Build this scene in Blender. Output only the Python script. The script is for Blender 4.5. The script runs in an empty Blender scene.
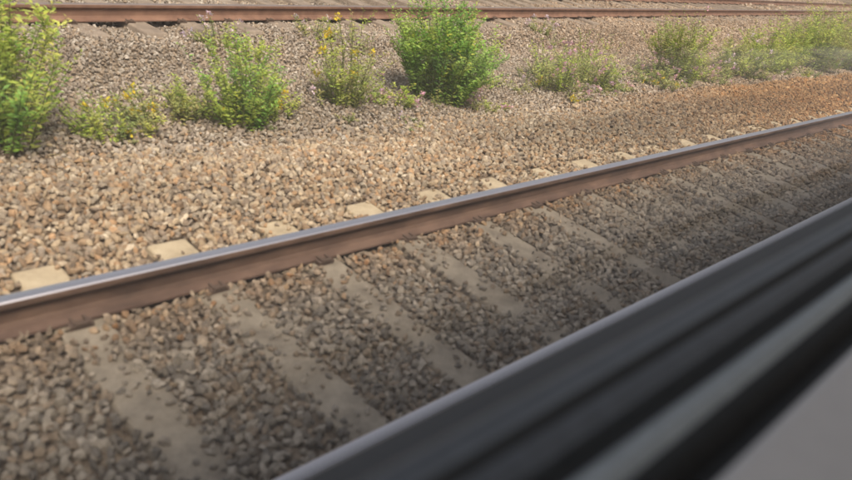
import bpy, math, random
import numpy as np
from mathutils import Vector, Matrix
random.seed(5); rng=np.random.default_rng(7)
sc=bpy.context.scene
sc.view_settings.view_transform='Standard'; sc.view_settings.look='None'; sc.view_settings.exposure=0
CAMZ=2.01

# ---------------------------------------------------------------- helpers
def link(o,parent=None):
    sc.collection.objects.link(o)
    if parent: o.parent=parent
    return o
def empty(name):
    return link(bpy.data.objects.new(name,None))
def mesh_obj(name,verts,faces,mats,parent=None,midx=None,smooth=False):
    m=bpy.data.meshes.new(name); m.from_pydata([tuple(v) for v in verts],[],faces)
    for mt in mats: m.materials.append(mt)
    if midx is not None: m.polygons.foreach_set('material_index',midx)
    if smooth: m.polygons.foreach_set('use_smooth',[True]*len(m.polygons))
    m.update()
    return link(bpy.data.objects.new(name,m),parent)
def new_mat(name):
    m=bpy.data.materials.new(name); m.use_nodes=True
    nt=m.node_tree; b=nt.nodes['Principled BSDF']
    return m,nt,b
def N(nt,t,**kw):
    n=nt.nodes.new(t)
    for k,v in kw.items():
        if k in n.inputs: n.inputs[k].default_value=v
        else: setattr(n,k,v)
    return n
def ramp(nt,fac,stops):
    r=nt.nodes.new('ShaderNodeValToRGB')
    while len(r.color_ramp.elements)<len(stops): r.color_ramp.elements.new(0.5)
    for e,(p,c) in zip(r.color_ramp.elements,stops): e.position=p; e.color=(*c,1)
    nt.links.new(fac,r.inputs[0]); return r.outputs[0]
def mul(nt,a,b,fac=1.0,mode='MULTIPLY'):
    m=nt.nodes.new('ShaderNodeMix'); m.data_type='RGBA'; m.blend_type=mode; m.inputs[0].default_value=fac
    nt.links.new(a,m.inputs[6]); nt.links.new(b,m.inputs[7]); return m.outputs[2]
def noise_mat(name,stops,scale=10,rough=.8,detail=6,bump=.2,bscale=None,metal=0,stretch=None):
    m,nt,b=new_mat(name)
    tc=N(nt,'ShaderNodeTexCoord'); mp=N(nt,'ShaderNodeMapping'); nt.links.new(tc.outputs['Object'],mp.inputs[0])
    if stretch: mp.inputs['Scale'].default_value=stretch
    n=N(nt,'ShaderNodeTexNoise',Scale=scale,Detail=detail,Roughness=.65); nt.links.new(mp.outputs[0],n.inputs[0])
    nt.links.new(ramp(nt,n.outputs[0],stops),b.inputs['Base Color'])
    b.inputs['Roughness'].default_value=rough; b.inputs['Metallic'].default_value=metal
    if bump:
        n2=N(nt,'ShaderNodeTexNoise',Scale=bscale or scale*4,Detail=4); nt.links.new(mp.outputs[0],n2.inputs[0])
        bp=N(nt,'ShaderNodeBump',Strength=bump,Distance=.01); nt.links.new(n2.outputs[0],bp.inputs['Height']); nt.links.new(bp.outputs[0],b.inputs['Normal'])
    return m
def attr_mat(name,rough=.85,grain=30,lo=.7):
    m,nt,b=new_mat(name)
    a=N(nt,'ShaderNodeAttribute'); a.attribute_name='col'
    tc=N(nt,'ShaderNodeTexCoord')
    n=N(nt,'ShaderNodeTexNoise',Scale=grain,Detail=2); nt.links.new(tc.outputs['Object'],n.inputs[0])
    g=ramp(nt,n.outputs[0],[(.3,(lo,lo,lo)),(.7,(1.15,1.15,1.15))])
    nt.links.new(mul(nt,a.outputs['Color'],g),b.inputs['Base Color']); b.inputs['Roughness'].default_value=rough
    return m

# ---------------------------------------------------------------- terrain
def far_y(x): return 7.60+.098*x
def sm(a,b,v):
    t=np.clip((v-a)/(b-a),0,1); return t*t*(3-2*t)
def H(x,y):
    z=-.198-.137*sm(4.1,4.9,y)+.12*sm(-1.35,-.9,y-far_y(x))
    z=z-.12*(1-sm(-.2,.5,y))
    und=.018*np.sin(x*1.7+y*2.1)+.014*np.sin(x*3.9-y*3.1+1)
    z=z+und*sm(3.6,4.6,y)+.35*und*(y<3.6)
    return z
SP=.712; PH=4.08
def sleeper_d(x,y):
    return np.abs((x-PH+SP/2)%SP-SP/2)

# ground sheet
gx=np.concatenate([np.linspace(-400,-12,14),np.arange(-11,30,.25),np.linspace(31,120,60),np.linspace(140,900,16)])
gy=np.concatenate([np.linspace(-400,-4,12),np.arange(-3,18,.15),np.linspace(19,60,40),np.linspace(70,900,14)])
X,Y=np.meshgrid(gx,gy); Z=H(X,Y)-.014
v=np.stack([X.ravel(),Y.ravel(),Z.ravel()],1); nx=len(gx)
f=[(j*nx+i,j*nx+i+1,(j+1)*nx+i+1,(j+1)*nx+i) for j in range(len(gy)-1) for i in range(nx-1)]
gm,nt,b=new_mat('ballast_bed')
tc=N(nt,'ShaderNodeTexCoord')
vo=N(nt,'ShaderNodeTexVoronoi',Scale=24); nt.links.new(tc.outputs['Object'],vo.inputs[0])
big=N(nt,'ShaderNodeTexNoise',Scale=.9,Detail=5); nt.links.new(tc.outputs['Object'],big.inputs[0])
bw=N(nt,'ShaderNodeSeparateColor'); nt.links.new(vo.outputs['Color'],bw.inputs[0])
c1=ramp(nt,bw.outputs[0],[(0,(.11,.085,.065)),(.5,(.22,.18,.14)),(.85,(.30,.25,.20)),(1,(.42,.37,.31))])
c2=ramp(nt,big.outputs[0],[(.3,(.65,.62,.6)),(.7,(1.1,1.05,1))])
nt.links.new(mul(nt,c1,c2),b.inputs['Base Color']); b.inputs['Roughness'].default_value=.95
bp=N(nt,'ShaderNodeBump',Strength=.8,Distance=.03); bp.invert=True
nt.links.new(vo.outputs['Distance'],bp.inputs['Height']); nt.links.new(bp.outputs[0],b.inputs['Normal'])
mesh_obj('ground',v,f,[gm],smooth=True)

# ---------------------------------------------------------------- stones (one merged mesh)
import bmesh
bm=bmesh.new(); bmesh.ops.create_icosphere(bm,subdivisions=1,radius=1)
bv=np.array([list(q.co) for q in bm.verts]); bf=np.array([[q.index for q in ff.verts] for ff in bm.faces]); bm.free()
VAR=[]
for k in range(24):
    r=1+rng.uniform(-.42,.28,(len(bv),1)); w=bv*r
    for q in range(4):
        n=rng.normal(size=3); n/=np.linalg.norm(n); d=w@n; w=w-np.outer(np.maximum(d-rng.uniform(.5,.75),0),n)
    VAR.append(w)
VAR=np.array(VAR)
palW=np.array([(.39,.305,.215),(.44,.35,.25),(.34,.245,.165),(.28,.20,.135),(.46,.38,.29),(.25,.195,.15),(.37,.265,.175),(.42,.275,.165),(.53,.455,.36),(.32,.27,.215),(.36,.295,.23),(.30,.25,.205)])
palI=np.array([(.31,.27,.228),(.265,.235,.20),(.35,.31,.262),(.22,.195,.17),(.41,.365,.315),(.285,.225,.17),(.185,.165,.145)])
palG=np.array([(.35,.30,.255),(.29,.245,.21),(.40,.345,.295),(.24,.20,.17),(.32,.25,.19),(.46,.415,.37),(.36,.285,.22)])
def scatter(x0,x1,y0,y1,cell,r0,r1,keep=1.0,lift=1.0):
    xs=np.arange(x0,x1,cell); ys=np.arange(y0,y1,cell)
    A,B=np.meshgrid(xs,ys); A=A.ravel()+rng.uniform(-.5,.5,A.size)*cell; B=B.ravel()+rng.uniform(-.5,.5,B.size)*cell
    k=rng.random(A.size)<keep; A=A[k];B=B[k]
    pa=.5+.5*np.sin(A*2.3+B*3.7+1.5*np.sin(B*5.1+A))
    pb=np.clip(np.sin(A*5.1-B*2.9+2*np.sin(B*2.2+A*1.3)),0,1)
    inner=(B>1.45)&(B<2.96)
    hw=.15-(.04*rng.random(A.size)+.07*pa*rng.random(A.size))*np.where(inner,1.4,.8)
    end=1.28-.16*rng.random(A.size)*pa
    s=(sleeper_d(A,B)<hw)&(np.abs(B-2.21)<end)
    k=(~s)|(rng.random(A.size)<np.where(inner,.15+.5*pb,.05+.15*pb)); A=A[k];B=B[k];s=s[k]
    on=s|((sleeper_d(A,B)<.15)&(np.abs(B-2.21)<1.28))
    rc=np.where(on,.075,.06)
    k=(np.abs(B-2.96)>rc)&(np.abs(B-1.46)>rc)&(np.abs(B-far_y(A))>.08)&(np.abs(B-far_y(A)-1.5)>.08)
    A=A[k];B=B[k];s=s[k];on=on[k]
    R=rng.uniform(r0,r1,A.size)*np.where(rng.random(A.size)<.06,1.35,1)
    Zc=H(A,B)+rng.uniform(-.006,.018,A.size)*lift
    R=np.where(on,R*.75,R); Zc=np.where(on,-.178+R*.35,Zc)
    return np.stack([A,B,Zc],1),R
sets=[scatter(-.5,8,.9,5.0,.036,.018,.031),
      scatter(.8,10,5.0,9.2,.036,.012,.026),
      scatter(8,15,.9,5.0,.043,.022,.034),
      scatter(10,16,5.0,10,.046,.018,.030),
      scatter(15,30,.9,11,.065,.026,.045),
      scatter(30,55,.9,16,.13,.04,.08)]
P=np.concatenate([s[0] for s in sets]); R=np.concatenate([s[1] for s in sets]); n=len(P)
vi=rng.integers(0,len(VAR),n)
sc3=np.stack([rng.uniform(.85,1.45,n),rng.uniform(.7,1.15,n),rng.uniform(.5,.9,n)],1)
q=rng.normal(size=(n,4)); q/=np.linalg.norm(q,axis=1,keepdims=True)
w_,x_,y_,z_=q.T
M=np.stack([1-2*(y_*y_+z_*z_),2*(x_*y_-z_*w_),2*(x_*z_+y_*w_),2*(x_*y_+z_*w_),1-2*(x_*x_+z_*z_),2*(y_*z_-x_*w_),2*(x_*z_-y_*w_),2*(y_*z_+x_*w_),1-2*(x_*x_+y_*y_)],1).reshape(n,3,3)
V=VAR[vi]*sc3[:,None,:]
V=np.einsum('nij,nvj->nvi',M,V)*R[:,None,None]+P[:,None,:]
nv=len(bv); F=(bf[None]+np.arange(n)[:,None,None]*nv).reshape(-1,3)
yy=P[:,1]+rng.normal(0,.18,n)
colW=palW[rng.integers(0,len(palW),n)]; colI=palI[rng.integers(0,len(palI),n)]; colG=palG[rng.integers(0,len(palG),n)]
zi=(yy<2.9)[:,None]; zg=(yy>4.9)[:,None]
col=np.where(zi,colI,np.where(zg,colG,colW))
patch=.5+.5*np.sin(P[:,0]*.9+1.3*np.sin(P[:,1]*1.7))*np.sin(P[:,1]*2.3+P[:,0]*.35)
col=col*(.80+.28*patch)[:,None]*rng.uniform(.9,1.1,(n,1))
dk=np.exp(-((P[:,1]-4.1)/.65)**2)*sm(4,8,P[:,0]); col=col*(1-.36*dk)[:,None]
# near-rail brake dust and damp, and orange window-reflection glow painted into the stones further down the line
bd=np.exp(-((P[:,1]-2.8)/.22)**2); col=col*(1-bd[:,None]*np.array([.10,.20,.28]))
glow_tint=sm(7,15,P[:,0])*np.where(P[:,1]<5.1,1,.35)
col=col*(1-glow_tint[:,None]*np.array([-.08,.20,.48]))
me=bpy.data.meshes.new('ballast_stones')
me.vertices.add(n*nv); me.vertices.foreach_set('co',V.reshape(-1).astype(np.float32))
nf=len(F); me.loops.add(nf*3); me.loops.foreach_set('vertex_index',F.reshape(-1).astype(np.int32))
me.polygons.add(nf); me.polygons.foreach_set('loop_start',np.arange(0,nf*3,3,dtype=np.int32)); me.polygons.foreach_set('loop_total',np.full(nf,3,dtype=np.int32))
me.update(calc_edges=True)
me.polygons.foreach_set('use_smooth',np.zeros(nf,dtype=bool))
at=me.attributes.new('col','FLOAT_COLOR','POINT')
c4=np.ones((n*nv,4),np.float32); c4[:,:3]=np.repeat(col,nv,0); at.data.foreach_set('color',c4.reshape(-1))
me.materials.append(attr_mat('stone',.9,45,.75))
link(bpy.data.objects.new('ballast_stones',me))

# ---------------------------------------------------------------- railway tracks
rust_m=noise_mat('rusty_steel',[(.3,(.075,.047,.038)),(.5,(.13,.082,.065)),(.75,(.23,.15,.115))],scale=9,rough=.75,bump=.2,stretch=(.35,1,1))
rustf_m=noise_mat('rusty_steel_light',[(.3,(.14,.075,.055)),(.55,(.22,.125,.09)),(.8,(.30,.18,.13))],scale=5,rough=.8,bump=.15)
shine_m=noise_mat('polished_steel',[(.3,(.76,.73,.78)),(.8,(.93,.91,.96))],scale=6,rough=.38,bump=0,metal=1,stretch=(.05,9,1))
worn_m=noise_mat('worn_steel',[(.3,(.25,.2,.19)),(.8,(.42,.36,.34))],scale=6,rough=.5,bump=0,metal=.6,stretch=(.1,6,1))
conc_m,nt,b=new_mat('sleeper_concrete')
tc=N(nt,'ShaderNodeTexCoord'); n1=N(nt,'ShaderNodeTexNoise',Scale=7,Detail=7,Roughness=.7); nt.links.new(tc.outputs['Object'],n1.inputs[0])
pale=ramp(nt,n1.outputs[0],[(.3,(.32,.265,.19)),(.5,(.45,.375,.27)),(.72,(.56,.48,.355))])
dust=ramp(nt,n1.outputs[0],[(.3,(.17,.145,.12)),(.5,(.27,.235,.192)),(.72,(.39,.34,.28))])
sx=N(nt,'ShaderNodeSeparateXYZ'); nt.links.new(tc.outputs['Object'],sx.inputs[0])
mr=N(nt,'ShaderNodeMapRange'); mr.inputs['From Min'].default_value=2.85; mr.inputs['From Max'].default_value=3.1; nt.links.new(sx.outputs[1],mr.inputs[0])
mx=nt.nodes.new('ShaderNodeMix'); mx.data_type='RGBA'; nt.links.new(mr.outputs[0],mx.inputs[0]); nt.links.new(dust,mx.inputs[6]); nt.links.new(pale,mx.inputs[7])
nt.links.new(mx.outputs[2],b.inputs['Base Color']); b.inputs['Roughness'].default_value=.9
n2=N(nt,'ShaderNodeTexNoise',Scale=60,Detail=4); nt.links.new(tc.outputs['Object'],n2.inputs[0])
bp=N(nt,'ShaderNodeBump',Strength=.4,Distance=.01); nt.links.new(n2.outputs[0],bp.inputs['Height']); nt.links.new(bp.outputs[0],b.inputs['Normal'])
clip_m=noise_mat('clip_iron',[(.3,(.08,.055,.045)),(.8,(.15,.105,.085))],scale=30,rough=.85)
half=[(0.000,0.0,),(.026,-.0015),(.034,-.007),(.0365,-.016),(.0355,-.036),(.028,-.046),(.0095,-.054),(.0085,-.09),(.0095,-.125),(.022,-.146),(.073,-.160),(.075,-.172)]
prof=half+[(-a,b) for a,b in reversed(half[1:])]
def rail(name,y0,slope,x0,x1,parent,top,side):
    npf=len(prof); vs=[];xs=np.linspace(x0,x1,60)
    for x in xs:
        for a,bz in prof: vs.append((x,y0+slope*x+a,bz))
    fs=[];mi=[]
    for i in range(len(xs)-1):
        for k in range(npf):
            k2=(k+1)%npf
            fs.append((i*npf+k,i*npf+k2,(i+1)*npf+k2,(i+1)*npf+k))
            a=prof[k];c=prof[k2]
            mi.append(0 if (min(a[1],c[1])>-.0075 ) else 1)
    fs.append(tuple(range(npf)));mi.append(1); fs.append(tuple(reversed(range((len(xs)-1)*npf,len(xs)*npf))));mi.append(1)
    return mesh_obj(name,vs,fs,[top,side],parent,mi)
def box_vf(cx,cy,cz,lx,ly,lz,vs,fs,slope=0,taper=1.0):
    o=len(vs)
    for sx,sy,sz in [(-1,-1,-1),(1,-1,-1),(1,1,-1),(-1,1,-1),(-1,-1,1),(1,-1,1),(1,1,1),(-1,1,1)]:
        t=taper if sz>0 else 1
        yy=cy+sy*ly/2*(1 if sz<0 else (1-(1-t)*.3)); xx=cx+sx*lx/2*t
        vs.append((xx-slope*(yy-cy),yy,cz+sz*lz/2))
    for q in [(0,3,2,1),(4,5,6,7),(0,1,5,4),(1,2,6,5),(2,3,7,6),(3,0,4,7)]: fs.append(tuple(o+a for a in q))
def track(name,y1,slope,x0,x1,top,side,ph,sp,sleeper_mat):
    root=empty(name)
    rail('rail_near',y1,slope,x0,x1,root,top,side); rail('rail_far',y1+1.5,slope,x0,x1,root,top,side)
    vs=[];fs=[];cv=[];cf=[]
    k0=int((x0-ph)/sp)+1; k1=int((min(x1,90)-ph)/sp)
    for k in range(k0,k1):
        x=ph+k*sp; yc=y1+slope*x+.75; jx=random.uniform(-.014,.014); jz=random.uniform(-.008,.002)
        box_vf(x+jx,yc,-.178-.06+jz,.27,2.56,.12,vs,fs,slope+random.uniform(-.008,.008),.86)
        for ry in (0,1.5):
            for s in (-1,1):
                yr=y1+slope*x+ry+s*.092
                box_vf(x,yr,-.171,.11,.045,.024,cv,cf)
                box_vf(x-.03,yr-s*.012,-.156,.018,.062,.016,cv,cf,0,.8)
                box_vf(x+.03,yr-s*.012,-.156,.018,.062,.016,cv,cf,0,.8)
                box_vf(x,yr+s*.02,-.153,.074,.018,.016,cv,cf,0,.8)
    o=mesh_obj('sleepers',vs,fs,[sleeper_mat],root)
    bvm=o.modifiers.new('b','BEVEL'); bvm.width=.015; bvm.segments=2; bvm.limit_method='ANGLE'
    mesh_obj('rail_clips',cv,cf,[clip_m],root)
    return root
track('railway_track',1.46,0,-30,160,shine_m,rust_m,PH,SP,conc_m)
wood_m=noise_mat('sleeper_weathered',[(.25,(.15,.12,.10)),(.55,(.27,.22,.18)),(.8,(.38,.32,.27))],scale=5,rough=.9,bump=.3,bscale=50)
track('railway_track',7.62,.098,-20,160,worn_m,rustf_m,3.9,.65,wood_m)

# ---------------------------------------------------------------- plants
def foliage_mat(name):
    m=bpy.data.materials.new(name); m.use_nodes=True; nt=m.node_tree; b=nt.nodes['Principled BSDF']; out=nt.nodes['Material Output']
    a=N(nt,'ShaderNodeAttribute'); a.attribute_name='col'
    nt.links.new(a.outputs['Color'],b.inputs['Base Color']); b.inputs['Roughness'].default_value=.6
    t=N(nt,'ShaderNodeBsdfTranslucent'); nt.links.new(a.outputs['Color'],t.inputs[0])
    mx=N(nt,'ShaderNodeMixShader'); mx.inputs[0].default_value=.4
    nt.links.new(b.outputs[0],mx.inputs[1]); nt.links.new(t.outputs[0],mx.inputs[2]); nt.links.new(mx.outputs[0],out.inputs[0])
    return m
leaf_m=foliage_mat('leaf')
class Plant:
    def __init__(s): s.v=[];s.f=[];s.c=[]
    def leaf(s,p,d,n,L,W,c):
        o=len(s.v); side=d.cross(n).normalized()
        mid=p+d*L*.5+n*L*.06
        s.v+= [p,mid+side*W*.5-n*L*.05,p+d*L-n*L*.12,mid-side*W*.5-n*L*.05]
        s.f+= [(o,o+1,o+2),(o,o+2,o+3)]; s.c+=[c]*4
    def tube(s,pts,r0,r1,c):
        for i in range(len(pts)-1):
            a,b_=pts[i],pts[i+1]; d=(b_-a).normalized(); u=d.orthogonal().normalized(); w=d.cross(u)
            ra=r0+(r1-r0)*i/(len(pts)-1); rb=r0+(r1-r0)*(i+1)/(len(pts)-1); o=len(s.v)
            for k in range(3):
                an=k*2.094; s.v+=[a+(u*math.cos(an)+w*math.sin(an))*ra, b_+(u*math.cos(an)+w*math.sin(an))*rb]; s.c+=[c]*2
            for k in range(3):
                k2=(k+1)%3; s.f.append((o+2*k,o+2*k2,o+2*k2+1,o+2*k+1))
    def build(s,name,parent=None):
        o=mesh_obj(name,s.v,s.f,[leaf_m],parent)
        at=o.data.attributes.new('col','FLOAT_COLOR','POINT')
        arr=np.ones((len(s.v),4),np.float32); arr[:,:3]=np.array(s.c); at.data.foreach_set('color',arr.reshape(-1)); return o
def vary(c,a=.25):
    k=random.uniform(1-a,1+a); return (c[0]*k*random.uniform(.88,1.12),c[1]*k,c[2]*k*random.uniform(.8,1.2))
def weed(pl,x,y,h,spread,stems,lpl,L,W,cols,flower=None,fprob=0,base_r=.12,lean=(-.14,0),side_br=2):
    z0=float(H(np.array(x),np.array(y)))-.02
    for i in range(stems):
        a=random.uniform(0,6.283); rr=random.random()**.5
        base=Vector((x+math.cos(a)*base_r*rr,y+math.sin(a)*base_r*rr,z0))
        hh=h*random.uniform(.42,1.0)*(1-.3*rr**2)
        tip=base+Vector((math.cos(a)*spread*rr+lean[0]*hh,math.sin(a)*spread*rr*.8+lean[1]*hh,hh))
        tip+=Vector((random.gauss(0,.08),random.gauss(0,.08),0))*h
        ctrl=base+Vector((math.cos(a)*spread*rr*.45,math.sin(a)*spread*rr*.35,hh*.55))
        def B(t): return base*(1-t)**2+ctrl*2*t*(1-t)+tip*t*t
        pts=[B(t/5) for t in range(6)]
        base_c=random.choice(cols)
        pl.tube(pts,.0045,.0015,(.16,.18,.07))
        branches=[(pts,1.0)]
        for sb in range(side_br):
            t=random.uniform(.15,.8); p=B(t); aa=random.uniform(0,6.283); bl=h*random.uniform(.12,.28)
            e=p+Vector((math.cos(aa)*bl*.7,math.sin(aa)*bl*.7,bl*.75)); bp_=[p,p.lerp(e,.5)+Vector((0,0,.01)),e]
            pl.tube(bp_,.002,.001,(.16,.19,.07)); branches.append((bp_,.45))
        for bpts,wt in branches:
            nl=int(lpl*wt)
            for j in range(nl):
                t=(j+random.random())/nl
                if wt==1.0: t=.04+.96*t
                s_=t*(len(bpts)-1); ii=min(int(s_),len(bpts)-2); p=bpts[ii].lerp(bpts[ii+1],s_-ii)
                an=j*2.4+random.uniform(-.5,.5)
                d=Vector((math.cos(an),math.sin(an),random.uniform(.0,.8))).normalized()
                nrm=Vector((random.uniform(-.4,.4),random.uniform(-.7,.2),1)).normalized()
                nrm=(nrm-d*nrm.dot(d)).normalized()
                sz=random.uniform(.6,1.2)*(1-.3*t)
                c=vary(base_c,.3)
                pl.leaf(p,d,nrm,L*sz,W*sz,c)
            if flower and random.random()<fprob:
                e=bpts[-1]
                for q in range(random.randint(14,26)):
                    d=Vector((random.gauss(0,1),random.gauss(0,1),random.gauss(.3,1))).normalized()
                    pl.leaf(e+d*random.uniform(.0,.034),d,d.orthogonal().normalized(),.025,.022,vary(flower,.15))
YG=[(.50,.59,.11),(.42,.53,.10),(.57,.62,.16),(.36,.47,.09)]
GR=[(.26,.46,.09),(.20,.39,.08),(.34,.53,.11),(.38,.53,.12)]
OL=[(.42,.44,.15),(.34,.38,.12),(.50,.49,.20),(.27,.34,.11)]
PK=(.80,.50,.64); YL=(.82,.66,.06); RD=(.70,.05,.04); WH=(.82,.68,.76)
def plant(name,lst):
    p=Plant()
    for a,k in lst: weed(p,*a,**k)
    return p.build(name)
plant('tall_weed',[((1.72,5.35,1.45,.38,56,46,.072,.026,YG+GR[:1]),dict(base_r=.24)),((1.2,5.45,1.5,.5,56,48,.075,.028,YG+OL[:1]),dict(base_r=.4)),((1.9,5.9,1.2,.3,20,40,.07,.026,YG),dict(base_r=.2))])
plant('low_weed',[((2.5,5.3,.38,.2,20,20,.055,.02,YG+OL),dict(flower=YL,fprob=.09,base_r=.24)),((2.95,5.45,.46,.2,18,20,.055,.02,OL),dict(flower=YL,fprob=.06,base_r=.2))])
plant('bushy_weed',[((3.72,5.38,.98,.30,48,42,.06,.023,YG+GR[:1]),dict(base_r=.2)),((3.35,5.6,.5,.2,16,24,.055,.022,OL+YG),dict(base_r=.15)),((4.1,5.5,.4,.2,12,22,.05,.02,YG),dict(base_r=.15))])
plant('ragwort_plant',[((5.05,5.6,1.05,.24,38,36,.055,.02,OL+YG[:2]),dict(flower=YL,fprob=.10,base_r=.2)),((5.6,5.5,.34,.25,18,16,.055,.022,YG),dict(flower=PK,fprob=.08,base_r=.2)),((4.85,5.6,.35,.15,10,14,.05,.02,OL),dict(flower=WH,fprob=.2,base_r=.12))])
plant('green_shrub',[((6.45,5.55,1.45,.44,105,56,.072,.028,GR+YG[:1]),dict(base_r=.28,side_br=3))])
plant('flowering_weed',[((8.9,5.6,.80,.36,40,30,.065,.022,OL+YG[:2]),dict(flower=PK,fprob=.18,base_r=.36)),((9.8,5.7,.95,.36,44,32,.065,.022,OL+YG),dict(flower=PK,fprob=.14,base_r=.36))])
plant('tall_weed',[((12.45,5.6,1.30,.40,64,40,.082,.028,YG[:2]+OL[:2]),dict(flower=PK,fprob=.04,base_r=.32)),((11.6,5.5,.45,.3,24,22,.07,.025,OL),dict(flower=PK,fprob=.2,base_r=.3)),((13.5,5.7,.5,.4,26,24,.08,.03,OL),dict(flower=PK,fprob=.16,base_r=.3))])
plant('bushy_weed',[((15.4,5.7,.9,.5,50,32,.09,.032,OL+YG[:1]),dict(flower=WH,fprob=.08,base_r=.45)),((17.2,5.8,1.3,.5,64,34,.10,.035,YG),dict(base_r=.45))])
plant('shrub',[((19.6,5.75,1.6,.7,80,34,.12,.042,YG+OL[:2]),dict(base_r=.55)),((22.2,5.8,1.5,.9,80,34,.13,.046,OL),dict(base_r=.7)),((26,6.0,1.8,1.0,90,34,.15,.05,YG),dict(base_r=.9))])
plant('poppy_plant',[((4.75,5.15,.16,.10,8,10,.03,.012,OL),dict(flower=RD,fprob=.12,base_r=.06))])
pl=Plant()
for i in range(100):
    x=random.choice([random.uniform(.8,13),random.uniform(2,30)]); y=random.gauss(5.5,.24)
    weed(pl,x,y,random.uniform(.08,.32),.14,random.randint(5,12),12,.045,.018,random.choice([OL,YG,OL]),flower=random.choice([None,PK,YL,WH]),fprob=.09,base_r=.1,side_br=1)
for i in range(26):
    weed(pl,random.uniform(8,28),random.uniform(5.2,6.4),random.uniform(.2,.5),.2,18,16,.065,.022,OL,flower=random.choice([None,PK,WH]),fprob=.15,base_r=.2,side_br=1)
for x,dy in [(4.6,-.75),(6.1,-.7),(8.2,-.8),(9.0,-.6),(11.5,-.8)]:
    weed(pl,x,far_y(x)+dy,random.uniform(.25,.4),.22,20,16,.055,.02,OL,flower=WH,fprob=.2,base_r=.18,side_br=1)
for i in range(1800):
    x=random.uniform(.5,18); y=random.gauss(5.35,.4); z=float(H(np.array(x),np.array(y)))+.012
    a=random.uniform(0,6.28); d=Vector((math.cos(a),math.sin(a),random.uniform(0,.5))).normalized()
    pl.leaf(Vector((x,y,z)),d,Vector((0,0,1)),random.uniform(.03,.09),.007,vary((.46,.37,.22),.3))
pl.build('ground_weeds')

# ---------------------------------------------------------------- train carriage (the viewer sits inside)
car=empty('train_carriage')
def plain(name,c,rough=.5,nz=.15,sc_=40):
    lo=tuple(q*(1-nz) for q in c); hi=tuple(min(1,q*(1+nz)) for q in c)
    return noise_mat(name,[(.3,lo),(.7,hi)],scale=sc_,rough=rough,bump=.03)
m_rub=plain('rubber_seal',(.040,.045,.053),.6); m_slate=plain('anodised_slate',(.125,.142,.170),.42); m_alu=plain('brushed_frame',(.43,.48,.52),.4)
m_wall=plain('grey_panel',(.85,.84,.86),.6,.03); m_out=plain('carriage_paint',(.55,.54,.52),.35,.05)
pf=[(.379,-.560),(.379,-.526),(.374,-.524),(.336,-.524),(.330,-.505),(.322,-.500),(.300,-.498),(.290,-.494),(.275,-.503),(.262,-.503),(.245,-.507),(.236,-.522),(.222,-.522),(.214,-.512),(.198,-.508),(.184,-.513),(.174,-.535),(.150,-.556),(.134,-.550),(.128,-.530),(.118,-.523),(-.22,-.520),(-.23,-.56)]
pm=[m_rub]*3+[m_rub,m_slate,m_slate,m_slate,m_rub,m_slate,m_slate,m_rub,m_rub,m_alu,m_alu,m_alu,m_rub,m_rub,m_rub,m_rub,m_wall,m_wall,m_wall]
mats=[m_rub,m_slate,m_alu,m_wall]
xs=[-1.1,2.6]; vs=[];fs=[];mi=[]
for x in xs:
    for a,bz in pf: vs.append((x,a,CAMZ+bz))
L=len(pf)
for k in range(L-1): fs.append((k,k+1,L+k+1,L+k)); mi.append(mats.index(pm[k]))
mesh_obj('window_sill_frame',vs,fs,mats,car,mi)
vs=[];fs=[]
wb=CAMZ-.54; wt=CAMZ+.48
def bx(x0,x1,y0,y1,z0,z1): box_vf((x0+x1)/2,(y0+y1)/2,(z0+z1)/2,x1-x0,y1-y0,z1-z0,vs,fs)
for (ya,yb) in [(.331,.375),(-2.56,-2.516)]:
    bx(-11,11,ya,yb,.45,wb-.002); bx(-11,11,ya,yb,wt,3.4)
    for xp in [-11,-7.4,-4.3,-1.3,2.6,5.7,8.8]: bx(xp,xp+.2,ya,yb,wb-.002,wt)
bx(-11,11,-2.51,.325,.95,1.05)
n0=14
for i in range(n0):
    a0=math.pi*i/n0; a1=math.pi*(i+1)/n0; yc=-1.0925; o=len(vs)
    for x in (-11,11):
        for a in (a0,a1):
            for r_ in (0,.05): vs.append((x,yc+(1.467-r_)*math.cos(a),3.402+(.5-r_)*math.sin(a)))
    fs+= [(o,o+2,o+6,o+4),(o+1,o+5,o+7,o+3)]
mesh_obj('body_shell',vs,fs,[m_out],car)
gmz=bpy.data.materials.new('window_glass'); gmz.use_nodes=True; nt=gmz.node_tree; nt.nodes.remove(nt.nodes['Principled BSDF']); out=nt.nodes['Material Output']
tr=N(nt,'ShaderNodeBsdfTransparent'); tr.inputs[0].default_value=(.99,.97,.94,1); gl=N(nt,'ShaderNodeBsdfGlossy',Roughness=.03)
df=N(nt,'ShaderNodeBsdfDiffuse'); df.inputs[0].default_value=(.74,.73,.74,1)  # even veil: slight dust on the pane, also imitates hazy interior reflection
fr=N(nt,'ShaderNodeFresnel',IOR=1.45); m1=N(nt,'ShaderNodeMixShader'); nt.links.new(fr.outputs[0],m1.inputs[0]); nt.links.new(tr.outputs[0],m1.inputs[1]); nt.links.new(gl.outputs[0],m1.inputs[2])
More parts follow.
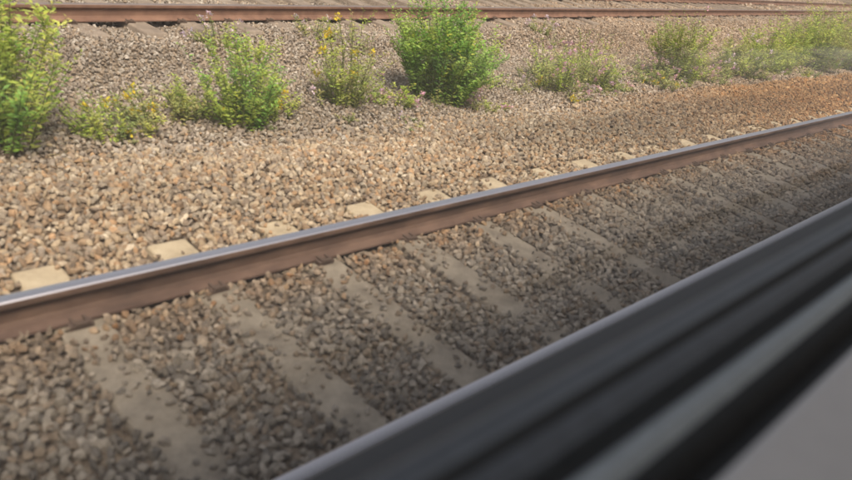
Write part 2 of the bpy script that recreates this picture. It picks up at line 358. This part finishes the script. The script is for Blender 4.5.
m2=N(nt,'ShaderNodeMixShader'); m2.inputs[0].default_value=.11; nt.links.new(m1.outputs[0],m2.inputs[1]); nt.links.new(df.outputs[0],m2.inputs[2]); nt.links.new(m2.outputs[0],out.inputs[0])
mesh_obj('window_pane',[(-1.1,.328,CAMZ-.51),(2.6,.328,CAMZ-.51),(2.6,.328,wt),(-1.1,.328,wt)],[(0,1,2,3)],[gmz],car)

# ---------------------------------------------------------------- light
S=Vector((-.30,-.50,.85)).normalized()
sd=bpy.data.lights.new('sun','SUN'); sd.energy=4.4; sd.angle=math.radians(20); sd.color=(1,.86,.65)
so=link(bpy.data.objects.new('sun',sd)); so.rotation_euler=S.to_track_quat('Z','Y').to_euler()
w=bpy.data.worlds.new('World'); sc.world=w; w.use_nodes=True; nt=w.node_tree
sky=nt.nodes.new('ShaderNodeTexSky'); sky.sky_type='NISHITA'; sky.sun_disc=False
sky.sun_elevation=math.asin(S.z); sky.sun_rotation=math.atan2(S.x,S.y); sky.dust_density=5
hs=nt.nodes.new('ShaderNodeHueSaturation'); hs.inputs['Saturation'].default_value=.35; nt.links.new(sky.outputs[0],hs.inputs['Color'])
nt.links.new(hs.outputs[0],nt.nodes['Background'].inputs[0]); nt.nodes['Background'].inputs[1].default_value=.15

# ---------------------------------------------------------------- camera
fpx=750.
Xc=Vector((744,-198,fpx)).normalized(); nn=Vector((-.24,1,376.6/fpx)).normalized(); nn=(nn-Xc*nn.dot(Xc)).normalized()
Zc=-nn; Yc=Zc.cross(Xc)
if Yc.x>0: Yc=-Yc
right=Vector((Xc.x,Yc.x,Zc.x)); down=Vector((Xc.y,Yc.y,Zc.y)); fwd=Vector((Xc.z,Yc.z,Zc.z))
up=-down; back=-fwd
Mx=Matrix(((right.x,up.x,back.x,0),(right.y,up.y,back.y,0),(right.z,up.z,back.z,CAMZ),(0,0,0,1)))
cd=bpy.data.cameras.new('camera'); cd.sensor_width=36; cd.lens=fpx/852*36; cd.clip_start=.02; cd.clip_end=3000
cd.dof.use_dof=True; cd.dof.focus_distance=13; cd.dof.aperture_fstop=1.6
co=link(bpy.data.objects.new('camera',cd)); co.matrix_world=Mx; sc.camera=co
